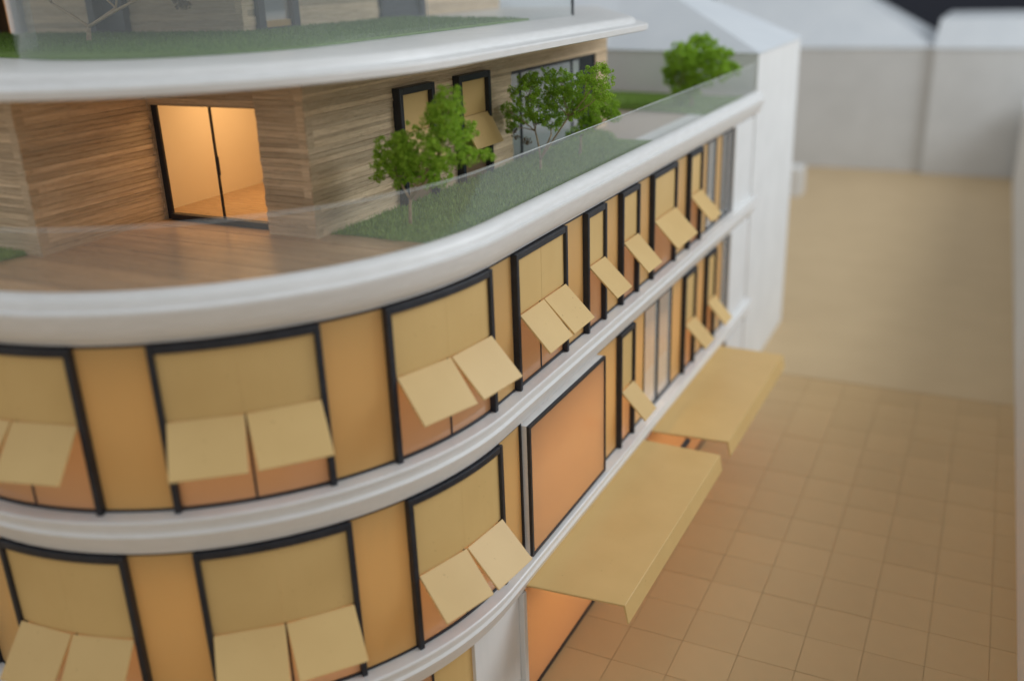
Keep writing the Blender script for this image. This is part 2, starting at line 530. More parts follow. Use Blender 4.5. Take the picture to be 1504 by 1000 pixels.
make_window(3.590, 3.860, -1.0, -0.195, 1, B, seed=43)
spandrel(3.860, 4.12, -1.0, -0.195, B)

# tall fixed glazing between the gold panels
def glazing(s0, s1, zb, zt, n, parent):
    g = [sbox_geo(s0, s1, -0.02, 0.008, zb, zb + 0.014), sbox_geo(s0, s1, -0.02, 0.008, zt - 0.016, zt - 0.001)]
    for k in range(n + 1):
        s = s0 + (s1 - s0) * k / n
        a0 = max(s0, s - 0.007); a1 = min(s1, s + 0.007)
        g.append(sbox_geo(a0, a1, -0.02, 0.0075, zb + 0.014, zt - 0.016))
    fr = mesh("glazed_frame", *join_geo(g), M['dark']); fix_normals(fr); under(fr, parent)
    for k in range(n):
        a0 = s0 + (s1 - s0) * k / n + 0.007; a1 = s0 + (s1 - s0) * (k + 1) / n - 0.007
        p = sweep("pane", [(0.0, zb + 0.014), (0.0, zt - 0.016)], a0, a1, M['mirror_glass'], None, closed=False)
        under(p, fr)
glazing(3.56, 3.80, 0.0, 0.714, 1, B)
spandrel(3.80, 3.98, 0.0, 0.714, B)
glazing(3.98, 4.30, 0.0, 0.714, 2, B)
glazing(2.15, 2.75, -1.0, -0.195, 2, B)
glazing(4.12, 4.30, -1.0, -0.195, 1, B)

# white end piers
for z0, z1 in ((0.0, 0.716), (-1.0, -0.194)):
    o = box("end_pier", -0.16, 0.030, 4.305, 4.92, z0, z1, M['white_matt']); bevel(o, .004); under(o, B)

# --- projecting glass box on the middle storey
gb = empty("display_box", (0, 0.78, -0.99)); 
y0, y1, zb, zt, xo = 0.245, 1.305, -0.992, -0.212, 0.052
fr = mesh("display_window", *join_geo([
    box_geo(xo - 0.012, xo + 0.006, y0, y0 + 0.018, zb, zt),
    box_geo(xo - 0.012, xo + 0.006, y1 - 0.018, y1, zb, zt),
    box_geo(xo - 0.012, xo + 0.0055, y0 + 0.018, y1 - 0.018, zb, zb + 0.016),
    box_geo(xo - 0.012, xo + 0.0055, y0 + 0.018, y1 - 0.018, zt - 0.016, zt)]), M['dark'])
bpy.data.objects.remove(gb)
under(fr, B)
pn = mesh("pane", [(xo, y0 + .018, zb + .016), (xo, y1 - .018, zb + .016), (xo, y1 - .018, zt - .016), (xo, y0 + .018, zt - .016)], [(0, 1, 2, 3)], M['amber_glass']); under(pn, fr)
for yy0, yy1 in ((y0 + 0.001, y0 + 0.014), (y1 - 0.014, y1 - 0.001)):
    o = box("side_cheek", -0.03, xo - 0.012, yy0, yy1, zb, zt, M['white']); under(o, fr)
o = box("head_board", -0.03, xo - 0.013, y0 + .014, y1 - .014, zt - .012, zt - .001, M['white']); under(o, fr)
st = box("trim_strip", -0.01, 0.012, 0.232, 0.243, -1.0, -0.196, M['dark']); under(st, B)

# --- ground floor: pier, shop glass, panels
pier = sweep("pier", [(-0.16, ZG), (0.0, ZG), (0.0, -1.193), (-0.16, -1.193)], -0.275, 0.165, M['white_matt']); bevel(pier, .004); under(pier, B)
pe = box("pier_edge", -0.16, 0.030, 0.166, 0.205, ZG, -1.194, M['white_matt'], None, .003); under(pe, B)
sp = sweep("facade_panel", [(-0.02, ZG + .012), (-0.02, -1.193)], -0.55, -0.276, M['gold'], None, closed=False); under(sp, B)
def shop_glass(s0, s1, n, parent):
    g = [sbox_geo(s0, s1, -0.02, 0.010, ZG, ZG + 0.018)]
    for k in range(n + 1):
        s = s0 + (s1 - s0) * k / n
        g.append(sbox_geo(max(s0, s - .008), min(s1, s + .008), -0.02, 0.009, ZG + .018, -1.195))
    fr = mesh("shop_window", *join_geo(g), M['dark']); fix_normals(fr); under(fr, parent)
    for k in range(n):
        a0 = s0 + (s1 - s0) * k / n + .008; a1 = s0 + (s1 - s0) * (k + 1) / n - .008
        p = sweep("pane", [(0.0, ZG + .018), (0.0, -1.195)], a0, a1, M['amber_glass'], None, closed=False); under(p, fr)
shop_glass(0.215, 2.20, 2, B)
shop_glass(2.20, 4.30, 2, B)
shop_glass(-2.2, -0.552, 4, B)
o = box("end_pier", -0.16, 0.030, 4.305, 4.92, ZG, -1.194, M['white_matt']); under(o, B)

# --- awnings
def awning(y0, y1, parent):
    zt = -1.145; x1 = 0.585
    pr = [(0.022, zt), (x1, zt - 0.006), (x1 + 0.022, zt - 0.120), (x1 + 0.014, zt - 0.121), (x1 - 0.010, zt - 0.018), (0.022, zt - 0.012)]
    n = len(pr)
    v = [(x, y0 + (0.06 * (x / x1)), z) for x, z in pr] + [(x, y1, z) for x, z in pr]
    f = [tuple(range(n)), tuple(reversed(range(n, 2 * n)))] + [(k, n + k, n + (k + 1) % n, (k + 1) % n) for k in range(n)]
    o = mesh("awning", v, f, M['gold']); fix_normals(o); bevel(o, .002, 1); under(o, parent)
    return o
aw1 = awning(0.190, 2.085, B)
aw2 = awning(2.235, 4.070, B)
hb = box("awning_hinge", 0.30, 0.335, 2.09, 2.23, -1.165, -1.150, M['dark']); under(hb, B)

# --- terrace rail
rail = sweep("glass_rail", [(-0.016, 0.900), (-0.004 - .0025, 0.900), (-0.004 - .0025, 1.158), (-0.016, 1.158)], S0, 5.0, M['rail_glass'], None, step=0.04)
under(rail, B)
M['frost'] = mat_paint("cut_acrylic_edge", (0.72, 0.76, 0.76), (0.80, 0.83, 0.83), (1, 1, 1), 3.0, 0.4, 0.5)
re_ = sweep("rail_edge", [(-0.0155, 1.1585), (-0.007, 1.1585), (-0.007, 1.1598), (-0.0155, 1.1598)], S0, 5.0, M['frost'], None, step=0.04)
under(re_, rail)

# --- wooden walls on the terrace: horizontal boards, one object each
ZT = 0.846
def board_wall(parent, name, axis, fixed, a0, a1, z0, z1, outward, openings, row=0.025, depth=0.05):
    """axis 'x' or 'y' is the run direction; outward is +-1 along the other axis"""
    wall_body = []
    # body behind the boards, split round openings
    cuts = sorted({a0, a1, *[q for op in openings for q in op[:2]]})
    for u0, u1 in zip(cuts[:-1], cuts[1:]):
        ops = [op for op in openings if op[0] <= u0 + 1e-6 and op[1] >= u1 - 1e-6]
        spans = [(z0, z1)]
        if ops:
            spans = []
            if ops[0][2] > z0 + 1e-6: spans.append((z0, ops[0][2]))
            if ops[0][3] < z1 - 1e-6: spans.append((ops[0][3], z1))
        for zz0, zz1 in spans:
            f0, f1 = sorted((fixed - outward * depth, fixed - outward * 0.006))
            wall_body.append(box_geo(u0, u1, f0, f1, zz0, zz1) if axis == 'x' else box_geo(f0, f1, u0, u1, zz0, zz1))
    body = mesh(name, *join_geo(wall_body), M['wood']); under(body, parent)
    z = z0
    while z < z1 - 0.004:
        h = row * rnd.choice((0.6, 0.8, 1.0, 1.0, 1.25))
        zz1 = min(z + h, z1)
        segs = [(a0, a1)]
        for op in openings:
            if op[3] > z + 0.004 and op[2] < zz1 - 0.004:
                ns = []
                for u0, u1 in segs:
                    if op[1] <= u0 or op[0] >= u1: ns.append((u0, u1)); continue
                    if op[0] > u0: ns.append((u0, op[0]))
                    if op[1] < u1: ns.append((op[1], u1))
                segs = ns
        pr = rnd.uniform(-0.004, 0.004)
        for u0, u1 in segs:
            f0, f1 = sorted((fixed - outward * 0.007, fixed + outward * pr))
            g = box_geo(u0, u1, f0, f1, z + 0.0010, zz1 - 0.0010) if axis == 'x' else box_geo(f0, f1, u0, u1, z + 0.0010, zz1 - 0.0010)
            bo = mesh("board", *g, M['wood'])
            under(bo, body)
        z = zz1
    return body

W2X = -0.727
long_open = [(0.420, 0.700, ZT, 1.43), (1.020, 1.325, ZT, 1.43), (1.700, 3.080, ZT, 1.405)]
board_wall(B, "wood_wall", 'y', W2X, -0.310, 3.300, ZT, 1.615, 1, long_open)
board_wall(B, "wood_wall", 'x', -0.310, -1.010, -0.729, ZT, 1.615, -1, [])
board_wall(B, "wood_wall", 'x', -0.250, -1.760, -1.010, ZT, 1.615, -1, [(-1.742, -1.010, ZT, 1.425)], depth=0.045)
board_wall(B, "wood_wall", 'y', -1.745, -0.985, -0.250, ZT, 1.615, 1, [])
board_wall(B, "wood_wall", 'x', -0.985, -3.2, -1.747, ZT, 1.615, -1, [])

# sliding door
dz1 = 1.425; dx0, dx1, dy = -1.742, -1.012, -0.225
dr = mesh("sliding_door", *join_geo([
    box_geo(dx0, dx0 + 0.035, dy - .006, dy + .006, ZT, dz1), box_geo(dx1 - 0.012, dx1, dy - .015, dy + .02, ZT, dz1),
    box_geo(dx0 + .035, dx1 - .012, dy - .02, dy + .02, ZT, ZT + 0.035), box_geo(dx0 + .035, dx1 - .012, dy - .002, dy + .02, dz1 - 0.004, dz1),
    box_geo(-1.368, -1.359, dy - .005, dy + .006, ZT + .035, dz1 - .004)]), M['dark']); under(dr, B)
for u0, u1 in ((dx0 + .035, -1.368), (-1.359, dx1 - .012)):
    p = box("pane", u0, u1, dy - .002, dy + .004, ZT + .035, dz1 - .004, M['door_glass']); under(p, dr)
hd = box("door_handle", -1.345, -1.335, dy - .022, dy - .0125, 1.10, 1.19, M['dark']); under(hd, dr)

# room behind the door
rv, rf = box_geo(-1.90, -0.80, -0.203, 1.25, ZT + 0.001, 1.60)
room = mesh("room_shell", rv, [f for i, f in enumerate(rf) if i != 2], M['core']); under(room, B)
rfl = box("room_floor", -1.89, -0.81, -0.20, 1.24, ZT + .0015, ZT + .006, M['plank']); under(rfl, B)
rp = box("room_partition", -1.36, -1.30, 0.75, 1.24, ZT + 0.002, 1.599, M['core']); under(rp, B)

# windows of the wooden storey
def wood_window(y0, y1, parent, flap):
    x = W2X; d = 0.045; w = 0.030; zt = 1.45; zb = ZT
    win = mesh("window", *join_geo([
        box_geo(x - .02, x + d, y0, y0 + w, zb, zt), box_geo(x - .02, x + d, y1 - w, y1, zb, zt),
        box_geo(x - .02, x + d - .001, y0 + w, y1 - w, zt - .036, zt)]), M['dark']); bevel(win, .004); under(win, parent)
    zh = 1.215
    o = box("panel", x + .004, x + .016, y0 + w, y1 - w, zh + .002, zt - .036, M['gold']); under(o, win)
    o = mesh("pane", [(x + .004, y0 + w, zb), (x + .004, y1 - w, zb), (x + .004, y1 - w, zh), (x + .004, y0 + w, zh)], [(0, 1, 2, 3)], M['amber_glass']); under(o, win)
    if flap:
        an = math.radians(28); L = 0.195
        dn = Vector((math.sin(an), 0, -math.cos(an))); tn = Vector((math.cos(an), 0, math.sin(an)))
        f0 = Vector((x + .022, y0 + w + .002, zh)); f1 = Vector((x + .022, y1 - w + .02, zh))
        vs = [f0, f1, f1 + dn * L, f0 + dn * L]; vs += [q + tn * .008 for q in vs]
        fl = mesh("flap", vs, [(0, 3, 2, 1), (4, 5, 6, 7), (0, 1, 5, 4), (1, 2, 6, 5), (2, 3, 7, 6), (3, 0, 4, 7)], M['gold']); fix_normals(fl); under(fl, win)
wood_window(0.390, 0.728, B, True)
wood_window(0.990, 1.355, B, True)

# long glazed opening beside the trees
gx = W2X - 0.03
g = [box_geo(gx, gx + .02, 1.70, 3.08, ZT, ZT + .02), box_geo(gx, gx + .02, 1.70, 3.08, 1.385, 1.405)]
for yy in (1.70, 1.845, 2.66, 2.81, 3.065):
    g.append(box_geo(gx, gx + .019, yy, yy + .015, ZT + .02, 1.385))
gl = mesh("glazed_frame", *join_geo(g), M['dark']); under(gl, B)
for u0, u1 in ((1.715, 1.845), (1.86, 2.66), (2.675, 2.81)):
    p = box("pane", gx + .006, gx + .012, u0, u1, ZT + .02, 1.385, M['mirror_glass']); under(p, gl)
p = box("dark_opening_sheet", gx + .006, gx + .014, 2.825, 3.065, ZT + .02, 1.385, M['dark']); under(p, gl)  # dark sheet paints in the shade of the unlit opening
p = box("room_back_wall", -1.6, -1.58, 1.30, 3.3, ZT, 1.60, M['white_matt']); under(p, B)

# --- deck planks in front of the door (cut to the curve of the cornice)
deck = empty("deck")
deck.name = "deck"
def curve_x_at(y, off):
    """x of the facade line offset inward at this y"""
    if y >= 0: return off
    q = max(-1.0, min(1.0, -y / (R2 + off)))
    return -R1 + (R1 + off) * math.cos(math.asin(q))
pw = 0.052
dk_body = bpy.data.objects.new("deck_tmp", None)
bpy.data.objects.remove(dk_body); bpy.data.objects.remove(deck)
deck = box("deck", -1.5, -0.9, -0.9, -0.3, ZT - .003, ZT - .002, M['plank']); under(deck, B)
y = -1.50
while y < -0.20:
    ya, yb = y + .001, y + pw - .001
    xa, xb = curve_x_at(ya, -0.03), curve_x_at(yb, -0.03)
    xl = -1.742 if y > -0.985 else -3.0
    xla = max(xl, -2 * R1 - xa) if y < -0.985 else xl
    xlb = max(xl, -2 * R1 - xb) if y < -0.985 else xl
    if xa - xla > 0.05:
        za = ZT + rnd.uniform(0.0005, 0.0025)
        v = [(xla, ya, ZT - .001), (xa, ya, ZT - .001), (xb, yb, ZT - .001), (xlb, yb, ZT - .001), (xla, ya, za + .004), (xa, ya, za + .004), (xb, yb, za + .004), (xlb, yb, za + .004)]
        pk = mesh("plank", v, [(0, 3, 2, 1), (4, 5, 6, 7), (0, 1, 5, 4), (1, 2, 6, 5), (2, 3, 7, 6), (3, 0, 4, 7)], M['plank'])
        under(pk, deck)
    y += pw

# --- roof slab over the wooden storey, with the upper terrace on it
def roof_outline(off):
    pts = [fac(s, off, 0)[:2] for s in s_steps(-3.6, 0.0, 0.06)]
    return pts
SLO = -0.095
def slab_ring(off, yc):
    pts = [fac(s, off, 0)[:2] for s in s_steps(-3.6, 0.0, 0.05)]
    pts += [(off, yc - 0.10), (off - 0.02, yc), (off - 0.07, yc + 0.10)]
    pts += [(-1.25 + (off + 0.1) * 0.3, 4.5 + (off + 0.1) * 0.2), (-4.6, 4.5)]
    pts += [(-4.6, pts[0][1] + 0.2)]
    return pts
rings = [(SLO - 0.06, 1.600), (SLO - 0.006, 1.601), (SLO + 0.004, 1.606), (SLO + 0.008, 1.634), (SLO + 0.004, 1.641), (SLO - 0.006, 1.645), (SLO - 0.07, 1.646), (SLO - 0.075, 1.649), (SLO - 0.085, 1.672), (SLO - 0.098, 1.682), (SLO - 0.13, 1.687), (SLO - 0.60, 1.690)]
v = []; f = []
base = [slab_ring(o_, 2.45) for o_, z_ in rings]
n = len(base[0])
for (o_, z_), pts in zip(rings, base):
    v += [(x, yy, z_) for x, yy in pts]
for i in range(len(rings) - 1):
    for k in range(n):
        a = i * n + k; b = i * n + (k + 1) % n
        f.append((a, b, b + n, a + n))
f.append(tuple(reversed(range(n)))); f.append(tuple((len(rings) - 1) * n + k for k in range(n)))
rs = mesh("roof_slab", v, f, M['white'], None, True); fix_normals(rs)
mdl = rs.modifiers.new("edges", 'EDGE_SPLIT'); mdl.split_angle = math.radians(35)
under(rs, B)

ZU = 1.692
up_open1 = [(-4.20, -3.98, ZU, 2.2), (-3.26, -3.00, ZU, 2.2)]
up_open2 = [(1.00, 1.30, ZU, 2.2), (2.30, 2.80, ZU, 2.2)]
board_wall(B, "upper_wood_wall", 'x', 0.850, -4.45, -2.052, ZU, 2.30, -1, up_open1, row=0.04)
board_wall(B, "upper_wood_wall", 'y', -2.050, 0.850, 4.10, ZU, 2.30, 1, up_open2, row=0.04)
for x0, x1, m in ((-4.20, -3.98, 'amber_glass'), (-3.26, -3.00, 'dark')):
    fr = mesh("upper_window", *join_geo([box_geo(x0 - .03, x0 + .03, .80, .90, ZU, 2.2), box_geo(x1 - .03, x1 + .03, .80, .90, ZU, 2.2), box_geo(x0 + .03, x1 - .03, .80, .90, 2.16, 2.2)]), M['dark']); under(fr, B)
    p = mesh("pane", [(x0 + .03, .875, ZU), (x1 - .03, .875, ZU), (x1 - .03, .875, 2.16), (x0 + .03, .875, 2.16)], [(0, 1, 2, 3)], M[m]); under(p, fr)
for u0, u1, m in ((1.00, 1.30, 'mirror_glass'), (2.30, 2.80, 'dark')):
    lp = mesh("lit_sill", *box_geo(-2.07, -2.045, u0 + .02, u1 - .02, ZU + .021, ZU + .06), M['spandrel'] if m == 'mirror_glass' else M['dark']); under(lp, B)
    fr = mesh("upper_window", *join_geo([box_geo(-2.08, -2.02, u0 - .04, u0 + .02, ZU, 2.2), box_geo(-2.08, -2.02, u1 - .02, u1 + .04, ZU, 2.2), box_geo(-2.08, -2.02, u0 + .02, u1 - .02, ZU, ZU + .02)]), M['dark']); under(fr, B)
    p = mesh("pane", [(-2.06, u0 + .02, ZU + .02), (-2.06, u1 - .02, ZU + .02), (-2.06, u1 - .02, 2.2), (-2.06, u0 + .02, 2.2)], [(0, 1, 2, 3)], M[m]); under(p, fr)
up_rail = sweep("upper_glass_rail", [(-0.712, 1.688), (-0.702, 1.688), (-0.702, 2.00), (-0.712, 2.00)], -4.0, 0.745, M['hazy_glass'], None, step=.04); under(up_rail, B)
up_rail = sweep("upper_glass_rail", [(-0.712, 1.688), (-0.702, 1.688), (-0.702, 2.00), (-0.712, 2.00)], 0.748, 2.60, M['hazy_glass'], None, step=.04); under(up_rail, B)
rp = box("rail_post", -0.715, -0.699, 2.601, 2.617, 1.688, 2.00, M['dark']); under(rp, B)

# roof over the upper storey (above the picture), which shades its wooden walls
ur = [fac(s_, -0.80, 0)[:2] for s_ in s_steps(-2.9, 0.0, .1)] + [(-.80, 2.3), (-2.0, 4.3), (-4.6, 4.3), (-4.6, 0.0)]
n = len(ur)
o = mesh("upper_roof_slab", [(x, yy, 2.305) for x, yy in ur] + [(x, yy, 2.40) for x, yy in ur],
         [tuple(reversed(range(n))), tuple(range(n, 2 * n))] + [(k, (k + 1) % n, n + (k + 1) % n, n + k) for k in range(n)], M['white'])
fix_normals(o); bevel(o, .01); under(o, B)

# ------------------------------------------------------------------ lamps in the rooms
WARM = (1.0, 0.64, 0.34)
def room_lamp(loc, sx, sy, power, rz=0.0, color=WARM):
    d = bpy.data.lights.new("room_lamp", 'AREA'); d.shape = 'RECTANGLE'; d.size = sx; d.size_y = sy
    d.energy = power; d.color = color
    o = bpy.data.objects.new("room_lamp", d); COL.objects.link(o)
    o.location = loc; o.rotation_euler = (0, 0, rz)
    under(o, B)
for zc, pw_ in ((0.70, 1.0), (-0.21, 1.8), (-1.21, 2.3)):
    room_lamp((-0.40, 2.3, zc), 0.16, 4.2, 8.0 * pw_)
    for sm in (-0.5, -1.3, -2.1):
        x, yy, _ = fac(sm, -0.40, 0)
        room_lamp((x, yy, zc), 0.16, 0.55, 1.3 * min(pw_, 1.15), sm / R1 * 1.0)
room_lamp((-1.35, 0.35, 1.585), 0.7, 0.5, 9.0, color=(1.0, 0.66, 0.34))
room_lamp((-3.6, 1.5, 2.25), 1.2, 0.5, 6.0)
room_lamp((-2.6, 1.6, 2.25), 0.4, 1.2, 4.0)
room_lamp((-0.98, 0.9, 1.58), 0.1, 0.8, 1.2, color=(1.0, 0.6, 0.28))

# ------------------------------------------------------------------ neighbouring white blocks
nb = empty("neighbour_block", (-1.0, 6.2, ZG)); bpy.context.view_layer.update()
tag(nb, "plain white block with pale pitched roof adjoining the far end of the curved building", "model building")
fp = [(-0.02, 5.16), (-0.05, 7.15), (-4.6, 7.4), (-4.6, 6.6), (-1.62, 5.60)]
ez = 1.235
v = [(x, yy, ZG) for x, yy in fp] + [(x, yy, ez) for x, yy in fp]
n = 5
walls = mesh("wall", v, [tuple(reversed(range(n)))] + [(k, (k + 1) % n, n + (k + 1) % n, n + k) for k in range(n)], M['white_matt']); fix_normals(walls); under(walls, nb)
ro = [(0.0, 5.14, ez), (-0.03, 7.17, ez), (-4.6, 7.42, ez), (-4.6, 6.58, ez), (-1.62, 5.58, ez), (-2.0, 7.12, 2.02), (-1.98, 7.25, 2.02), (-4.6, 7.35, 2.02)]
rf = mesh("roof", ro, [(0, 1, 6, 5), (0, 5, 4), (4, 5, 7, 3), (1, 2, 7, 6), (5, 6, 7), (2, 3, 7), (0, 4, 3, 2, 1)], M['roof_card']); fix_normals(rf); under(rf, nb)

def far_block(name, label, x0, x1, y0, y1, ze, zr, inset, group=None, wallm='grey_card', roofm='roof_card'):
    e = empty(name, ((x0 + x1) / 2, (y0 + y1) / 2, ZG)); bpy.context.view_layer.update()
    tag(e, label, "model building", group)
    w = box("wall", x0, x1, y0, y1, ZG, ze, M[wallm]); under(w, e)
    ix, iy = inset
    rv = [(x0 - .03, y0 - .03, ze), (x1 + .03, y0 - .03, ze), (x1 + .03, y1 + .03, ze), (x0 - .03, y1 + .03, ze),
          (x0 + ix, y0 + iy, zr), (x1 - ix, y0 + iy, zr), (x1 - ix, y1 - iy, zr), (x0 + ix, y1 - iy, zr)]
    r = mesh("roof", rv, [(0, 3, 2, 1), (4, 5, 6, 7), (0, 1, 5, 4), (1, 2, 6, 5), (2, 3, 7, 6), (3, 0, 4, 7)], M[roofm]); fix_normals(r); under(r, e)
    return e
far_block("far_block", "long grey block with hipped pale blue roof closing the far end of the street", -5.5, 0.615, 16.7, 19.5, 0.40, 1.62, (2.0, 1.15))
far_block("corner_block", "grey block with low flat-topped roof at the far right street corner", 0.62, 4.5, 16.55, 20.0, 0.40, 0.92, (0.02, 0.25))
lb = box("low_block", -2.6, -1.16, 13.75, 14.2, ZG, -1.45, M['white_matt'])
tag(lb, "small low white block on the street beyond the white neighbour", "model building")
rb = empty("street_block", (3.0, 6.0, ZG)); bpy.context.view_layer.update()
tag(rb, "white block wall running along the right edge of the street", "model building")
xa = lambda yy: 2.548 - 0.0188 * yy
pts = [(xa(-3), -3), (4.2, -3), (4.2, 16.3), (xa(16.3), 16.3)]
v = [(x, yy, ZG) for x, yy in pts] + [(x, yy, -0.45) for x, yy in pts]
w = mesh("wall", v, [(0, 3, 2, 1), (4, 5, 6, 7), (0, 1, 5, 4), (1, 2, 6, 5), (2, 3, 7, 6), (3, 0, 4, 7)], M['white_matt']); fix_normals(w); under(w, rb)

# ------------------------------------------------------------------ turf on the terraces
def turf(name, label, poly_fn, bounds, z, n, seed, h=(0.008, 0.022), mat='turf'):
    r = random.Random(seed)
    v = []; f = []
    x0, x1, y0, y1 = bounds
    k = 0
    while k < n:
        x = r.uniform(x0, x1); yy = r.uniform(y0, y1)
        if not poly_fn(x, yy): continue
        k += 1
        a = r.uniform(0, 6.283); w = r.uniform(0.002, 0.0045); hh = r.uniform(*h)
        lx, ly = r.gauss(0, 0.006), r.gauss(0, 0.006)
        zz = z + r.uniform(-.002, .004)
        b = len(v)
        v += [(x - w * math.cos(a), yy - w * math.sin(a), zz), (x + w * math.cos(a), yy + w * math.sin(a), zz), (x + lx, yy + ly, zz + hh)]
        f.append((b, b + 1, b + 2))
    o = mesh(name, v, f, M[mat])
    tag(o, label, "grass", kind="stuff")
    return o
def bed(name, poly, z0, z1):
    n = len(poly)
    v = [(x, yy, z0) for x, yy in poly] + [(x, yy, z1) for x, yy in poly]
    o = mesh(name, v, [tuple(reversed(range(n))), tuple(range(n, 2 * n))] + [(k, (k + 1) % n, n + (k + 1) % n, n + k) for k in range(n)], M['soil'])
    fix_normals(o); tag(o, kind="structure")
    return o
def in_terrace_bed(x, yy):
    if yy < -0.205 + 0.02 * math.sin(x * 20): return False
    return W2X + .012 < x < curve_x_at(yy, -0.022) and yy < 2.75 + 0.25 * math.sin(x * 7)
bed("turf_mat", [(W2X + .008, -0.20), (curve_x_at(-.2, -.022), -0.20), (curve_x_at(-.1, -.022), -0.10), (-.022, 0), (-.022, 2.7), (W2X + .008, 2.7)], ZT, ZT + .007)
turf("turf", "green turf bed along the glass rail under the terrace trees", in_terrace_bed, (-.74, 0, -.22, 3.0), ZT + .006, 26000, 3, (.008, .030))
def in_far_bed(x, yy): return -1.55 < x < -0.12 and 4.05 + 0.35 * (x + 0.2) * -0.3 < yy < 5.15
bed("turf_mat", [(-1.5, 4.35), (-.12, 4.0), (-.12, 5.13), (-1.5, 5.45)], ZT, ZT + .007)
turf("turf", "small turf patch at the far end of the terrace by the neighbour wall", in_far_bed, (-1.55, -.1, 4.0, 5.4), ZT + .006, 8000, 4, (.012, .03))
def in_left_bed(x, yy): return -2.6 < x < -1.84 and -1.22 + (x + 1.85) * 0.25 * -1 < yy < -1.0 and yy > -1.30
bed("turf_mat", [(-2.6, -1.25), (-2.0, -1.20), (-1.85, -1.10), (-1.83, -1.0), (-2.6, -1.0)], ZT + .007, ZT + .014)
turf("turf", "dark green turf beside the wooden corner at the left edge", in_left_bed, (-2.6, -1.8, -1.3, -1.0), ZT + .013, 6000, 5)
def in_up_bed(x, yy):
    if yy < 0.84:
        return x < curve_x_at(yy, -0.75) and x > -2 * R1 - 1.2 and yy > -0.62 + 0.0 * x
    return -2.03 < x < -0.78 and yy < 2.0 - (x + 0.8) * 0.4
up_poly = [fac(s, -0.74, 0)[:2] for s in s_steps(-2.6, 0.0, .1)] + [(-.74, 2.0), (-2.04, 2.5), (-2.04, .84), (-4.3, .84), (-4.3, -0.3)]
bed("turf_mat", up_poly, 1.691, 1.702)
turf("turf", "dim turf strip on the upper terrace behind the white roof slab", in_up_bed, (-4.2, -.75, -.62, 2.5), 1.700, 20000, 6, mat='turf_dark')
bx = box("far_hedge", -1.9, -1.2, 3.75, 3.9, 1.693, 1.73, M['soil'])
bpy.data.objects.remove(bx)

# ------------------------------------------------------------------ trees
def tube_geo(p0, p1, r0, r1, n=6, bend=0.0, r=None, seg=3):
    p0, p1 = Vector(p0), Vector(p1)
    d = (p1 - p0)
    off = Vector((r.uniform(-1, 1), r.uniform(-1, 1), r.uniform(-.3, .3))) * bend * d.length if r else Vector()
    ax = d.normalized()
    u = ax.orthogonal().normalized(); w = ax.cross(u)
    v = []; f = []
    for i in range(seg + 1):
        t = i / seg
        c = p0 + d * t + off * math.sin(math.pi * t)
        rad = r0 + (r1 - r0) * t
        for k in range(n):
            a = 2 * math.pi * k / n
            v.append(c + (u * math.cos(a) + w * math.sin(a)) * rad)
    for i in range(seg):
        for k in range(n):
            a = i * n + k; b = i * n + (k + 1) % n
            f.append((a, b, b + n, a + n))
    f.append(tuple(reversed(range(n)))); f.append(tuple(seg * n + k for k in range(n)))
    return v, f

def crown_geo(clumps, r, leaf, density):
    v = []; f = []
    for cx, cy, cz, cr in clumps:
        # each clump breaks up into little tufts of foam
        nt_ = max(6, int(density * (cr / 0.08) ** 2))
        for _ in range(nt_):
            while True:
                p = Vector((r.uniform(-1, 1), r.uniform(-1, 1), r.uniform(-1, 1)))
                if p.length <= 1: break
            if p.length > 0: p = p.normalized() * (p.length ** 0.45)
            tc = Vector((cx, cy, cz)) + Vector((p.x, p.y, p.z * 0.85)) * cr * r.uniform(0.75, 1.28)
            tr = r.uniform(0.010, 0.019)
            for _ in range(r.randint(22, 34)):
                q = Vector((r.gauss(0, 1), r.gauss(0, 1), r.gauss(0, 1))).normalized()
                c = tc + q * tr * r.uniform(0.55, 1.0)
                nrm = (q + Vector((r.gauss(0, .5), r.gauss(0, .5), r.gauss(0, .5)))).normalized()
                u = nrm.orthogonal().normalized(); w = nrm.cross(u)
                a = r.uniform(0, 6.28); u, w = u * math.cos(a) + w * math.sin(a), w * math.cos(a) - u * math.sin(a)
                s = leaf * r.uniform(0.6, 1.3)
                b = len(v)
                v += [c - u * s, c + w * s * .7 + nrm * s * .25, c + u * s, c - w * s * .7 + nrm * s * .2]
                f.append((b, b + 1, b + 2)); f.append((b, b + 2, b + 3))
    return v, f

def make_tree(name, label, base, forks, clumps, leaf_mat, seed, leaf=0.0052, density=80, tr=0.009, extra=None):
    r = random.Random(seed)
    e = empty(name, base); bpy.context.view_layer.update()
    tag(e, label, "tree", "miniature trees on the terraces")
    geo = []
    tips = []
    base = Vector(base)
    fk = Vector(forks[0])
    geo.append(tube_geo(base - Vector((0, 0, .004)), fk, tr, tr * .8, 7, .03, r, 4))
    for q in forks[1:]:
        q = Vector(q)
        geo.append(tube_geo(fk, q, tr * .7, tr * .5, 6, .05, r, 4)); tips.append(q)
    for cx, cy, cz, cr in clumps:
        c = Vector((cx, cy, cz))
        t = min(tips, key=lambda q: (q - c).length) if tips else fk
        geo.append(tube_geo(t, c, tr * .42, tr * .15, 5, .08, r, 4))
        for _ in range(3):
            q = c + Vector((r.uniform(-1, 1), r.uniform(-1, 1), r.uniform(-.6, 1))).normalized() * cr * .85
            m = t + (c - t) * r.uniform(.5, .95)
            geo.append(tube_geo(m, q, tr * .22, tr * .1, 4, .1, r, 2))
    tk = mesh("trunk", *join_geo(geo), M['twig'], None, True); under(tk, e)
    v, f = crown_geo(clumps, r, leaf, density)
    cr_ = mesh("crown", v, f, M[leaf_mat]); under(cr_, e)
    if extra:
        v, f = crown_geo(extra, r, leaf * .9, 7)
        x_ = mesh("dry_leaves", v, f, M['leaf_red']); under(x_, e)
    return e

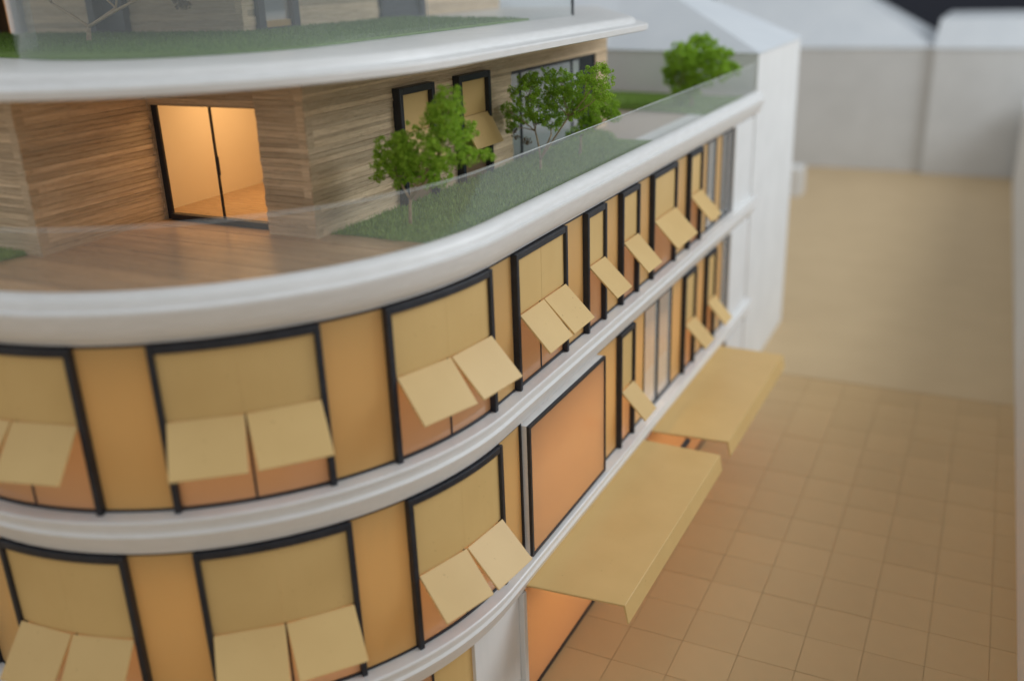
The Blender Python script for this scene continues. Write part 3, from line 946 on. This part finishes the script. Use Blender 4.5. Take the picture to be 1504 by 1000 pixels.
t1 = [(-0.464,-0.014,1.211,0.094),(-0.331,-0.043,1.253,0.108),(-0.219,0.021,1.354,0.092),(-0.145,-0.032,1.466,0.059),(-0.165,-0.051,1.262,0.106),(-0.345,0.022,1.132,0.082),(-0.164,0.136,1.308,0.050),(-0.308,0.110,1.101,0.070),(-0.044,0.102,1.202,0.037),(-0.569,-0.017,1.088,0.029),(-0.473,0.052,1.093,0.064),(-0.072,-0.005,1.207,0.042),(-0.505,-0.028,1.164,0.063),(-0.160,-0.043,1.409,0.072)]
t2 = [(-0.495,1.407,1.304,0.079),(-0.623,1.564,1.162,0.070),(-0.426,1.542,1.337,0.105),(-0.293,1.537,1.254,0.112),(-0.205,1.536,1.334,0.103),(-0.023,1.403,1.418,0.076),(-0.419,1.428,1.206,0.080),(-0.125,1.498,1.256,0.063),(-0.636,1.521,1.098,0.037),(-0.379,1.548,1.140,0.053),(-0.333,1.554,1.399,0.056),(0.007,1.379,1.337,0.061),(-0.512,1.493,1.380,0.052),(-0.662,1.508,1.209,0.041),(-0.200,1.471,1.207,0.047)]
t3 = [(-0.283,1.929,1.144,0.094),(-0.204,1.994,1.158,0.068),(-0.321,1.910,1.061,0.060),(-0.487,2.096,0.980,0.045),(-0.298,2.080,1.208,0.078),(-0.178,2.010,1.107,0.043)]
t4 = [(-0.469,4.312,1.269,0.125),(-0.376,4.580,1.319,0.128),(-0.184,4.432,1.244,0.113),(-0.090,4.568,1.155,0.063),(-0.541,4.553,1.095,0.130),(-0.317,4.404,1.135,0.126),(-0.476,4.362,0.969,0.081),(-0.598,4.444,1.145,0.070),(-0.391,4.370,1.015,0.081),(-0.102,4.251,1.152,0.067)]
make_tree("miniature_tree", "green tree nearest the sliding door, in front of two framed windows", (-0.446, 0.044, 0.856),
          [(-0.436, 0.044, 0.985), (-0.49, 0.03, 1.09), (-0.33, 0.04, 1.10), (-0.25, 0.02, 1.20)], t1, 'leaf', 21)
make_tree("miniature_tree", "forked green tree by the glass rail, middle one of the terrace", (-0.431, 1.470, 0.856),
          [(-0.43, 1.47, 0.92), (-0.46, 1.47, 1.09), (-0.36, 1.48, 1.07), (-0.24, 1.47, 1.18)], t2, 'leaf', 22, extra=[(-0.60, 1.50, 1.06, 0.03), (-0.53, 1.49, 1.02, 0.02), (-0.44, 1.47, 1.14, .02)])
make_tree("miniature_tree", "low dark green tree half hidden behind the forked tree", (-0.40, 1.997, 0.856),
          [(-0.39, 1.99, 0.98), (-0.33, 1.95, 1.04), (-0.26, 2.0, 1.06)], t3, 'leaf', 23)
make_tree("miniature_tree", "blurred bright green tree at the far end of the terrace", (-0.40, 4.42, 0.856),
          [(-0.40, 4.42, 0.95), (-0.48, 4.4, 1.0), (-0.32, 4.42, 1.03)], t4, 'leaf_bright', 24, leaf=.008, density=95, tr=.012)
t5 = [(-2.75, .05, 2.04, .08), (-2.42, .10, 2.08, .10), (-2.02, .04, 2.05, .09), (-1.72, .06, 1.90, .045), (-1.60, .07, 1.955, .06), (-2.6, .0, 2.14, .1), (-2.2, .1, 2.14, .1), (-1.80, .02, 1.97, .06)]
make_tree("miniature_tree", "thin branching tree on the upper terrace at the top left", (-2.454, 0.07, 1.700),
          [(-2.433, 0.07, 1.777), (-2.69, 0.07, 1.903), (-2.203, 0.07, 1.87), (-1.95, .06, 1.93)], t5, 'leaf_red', 25, tr=.014)
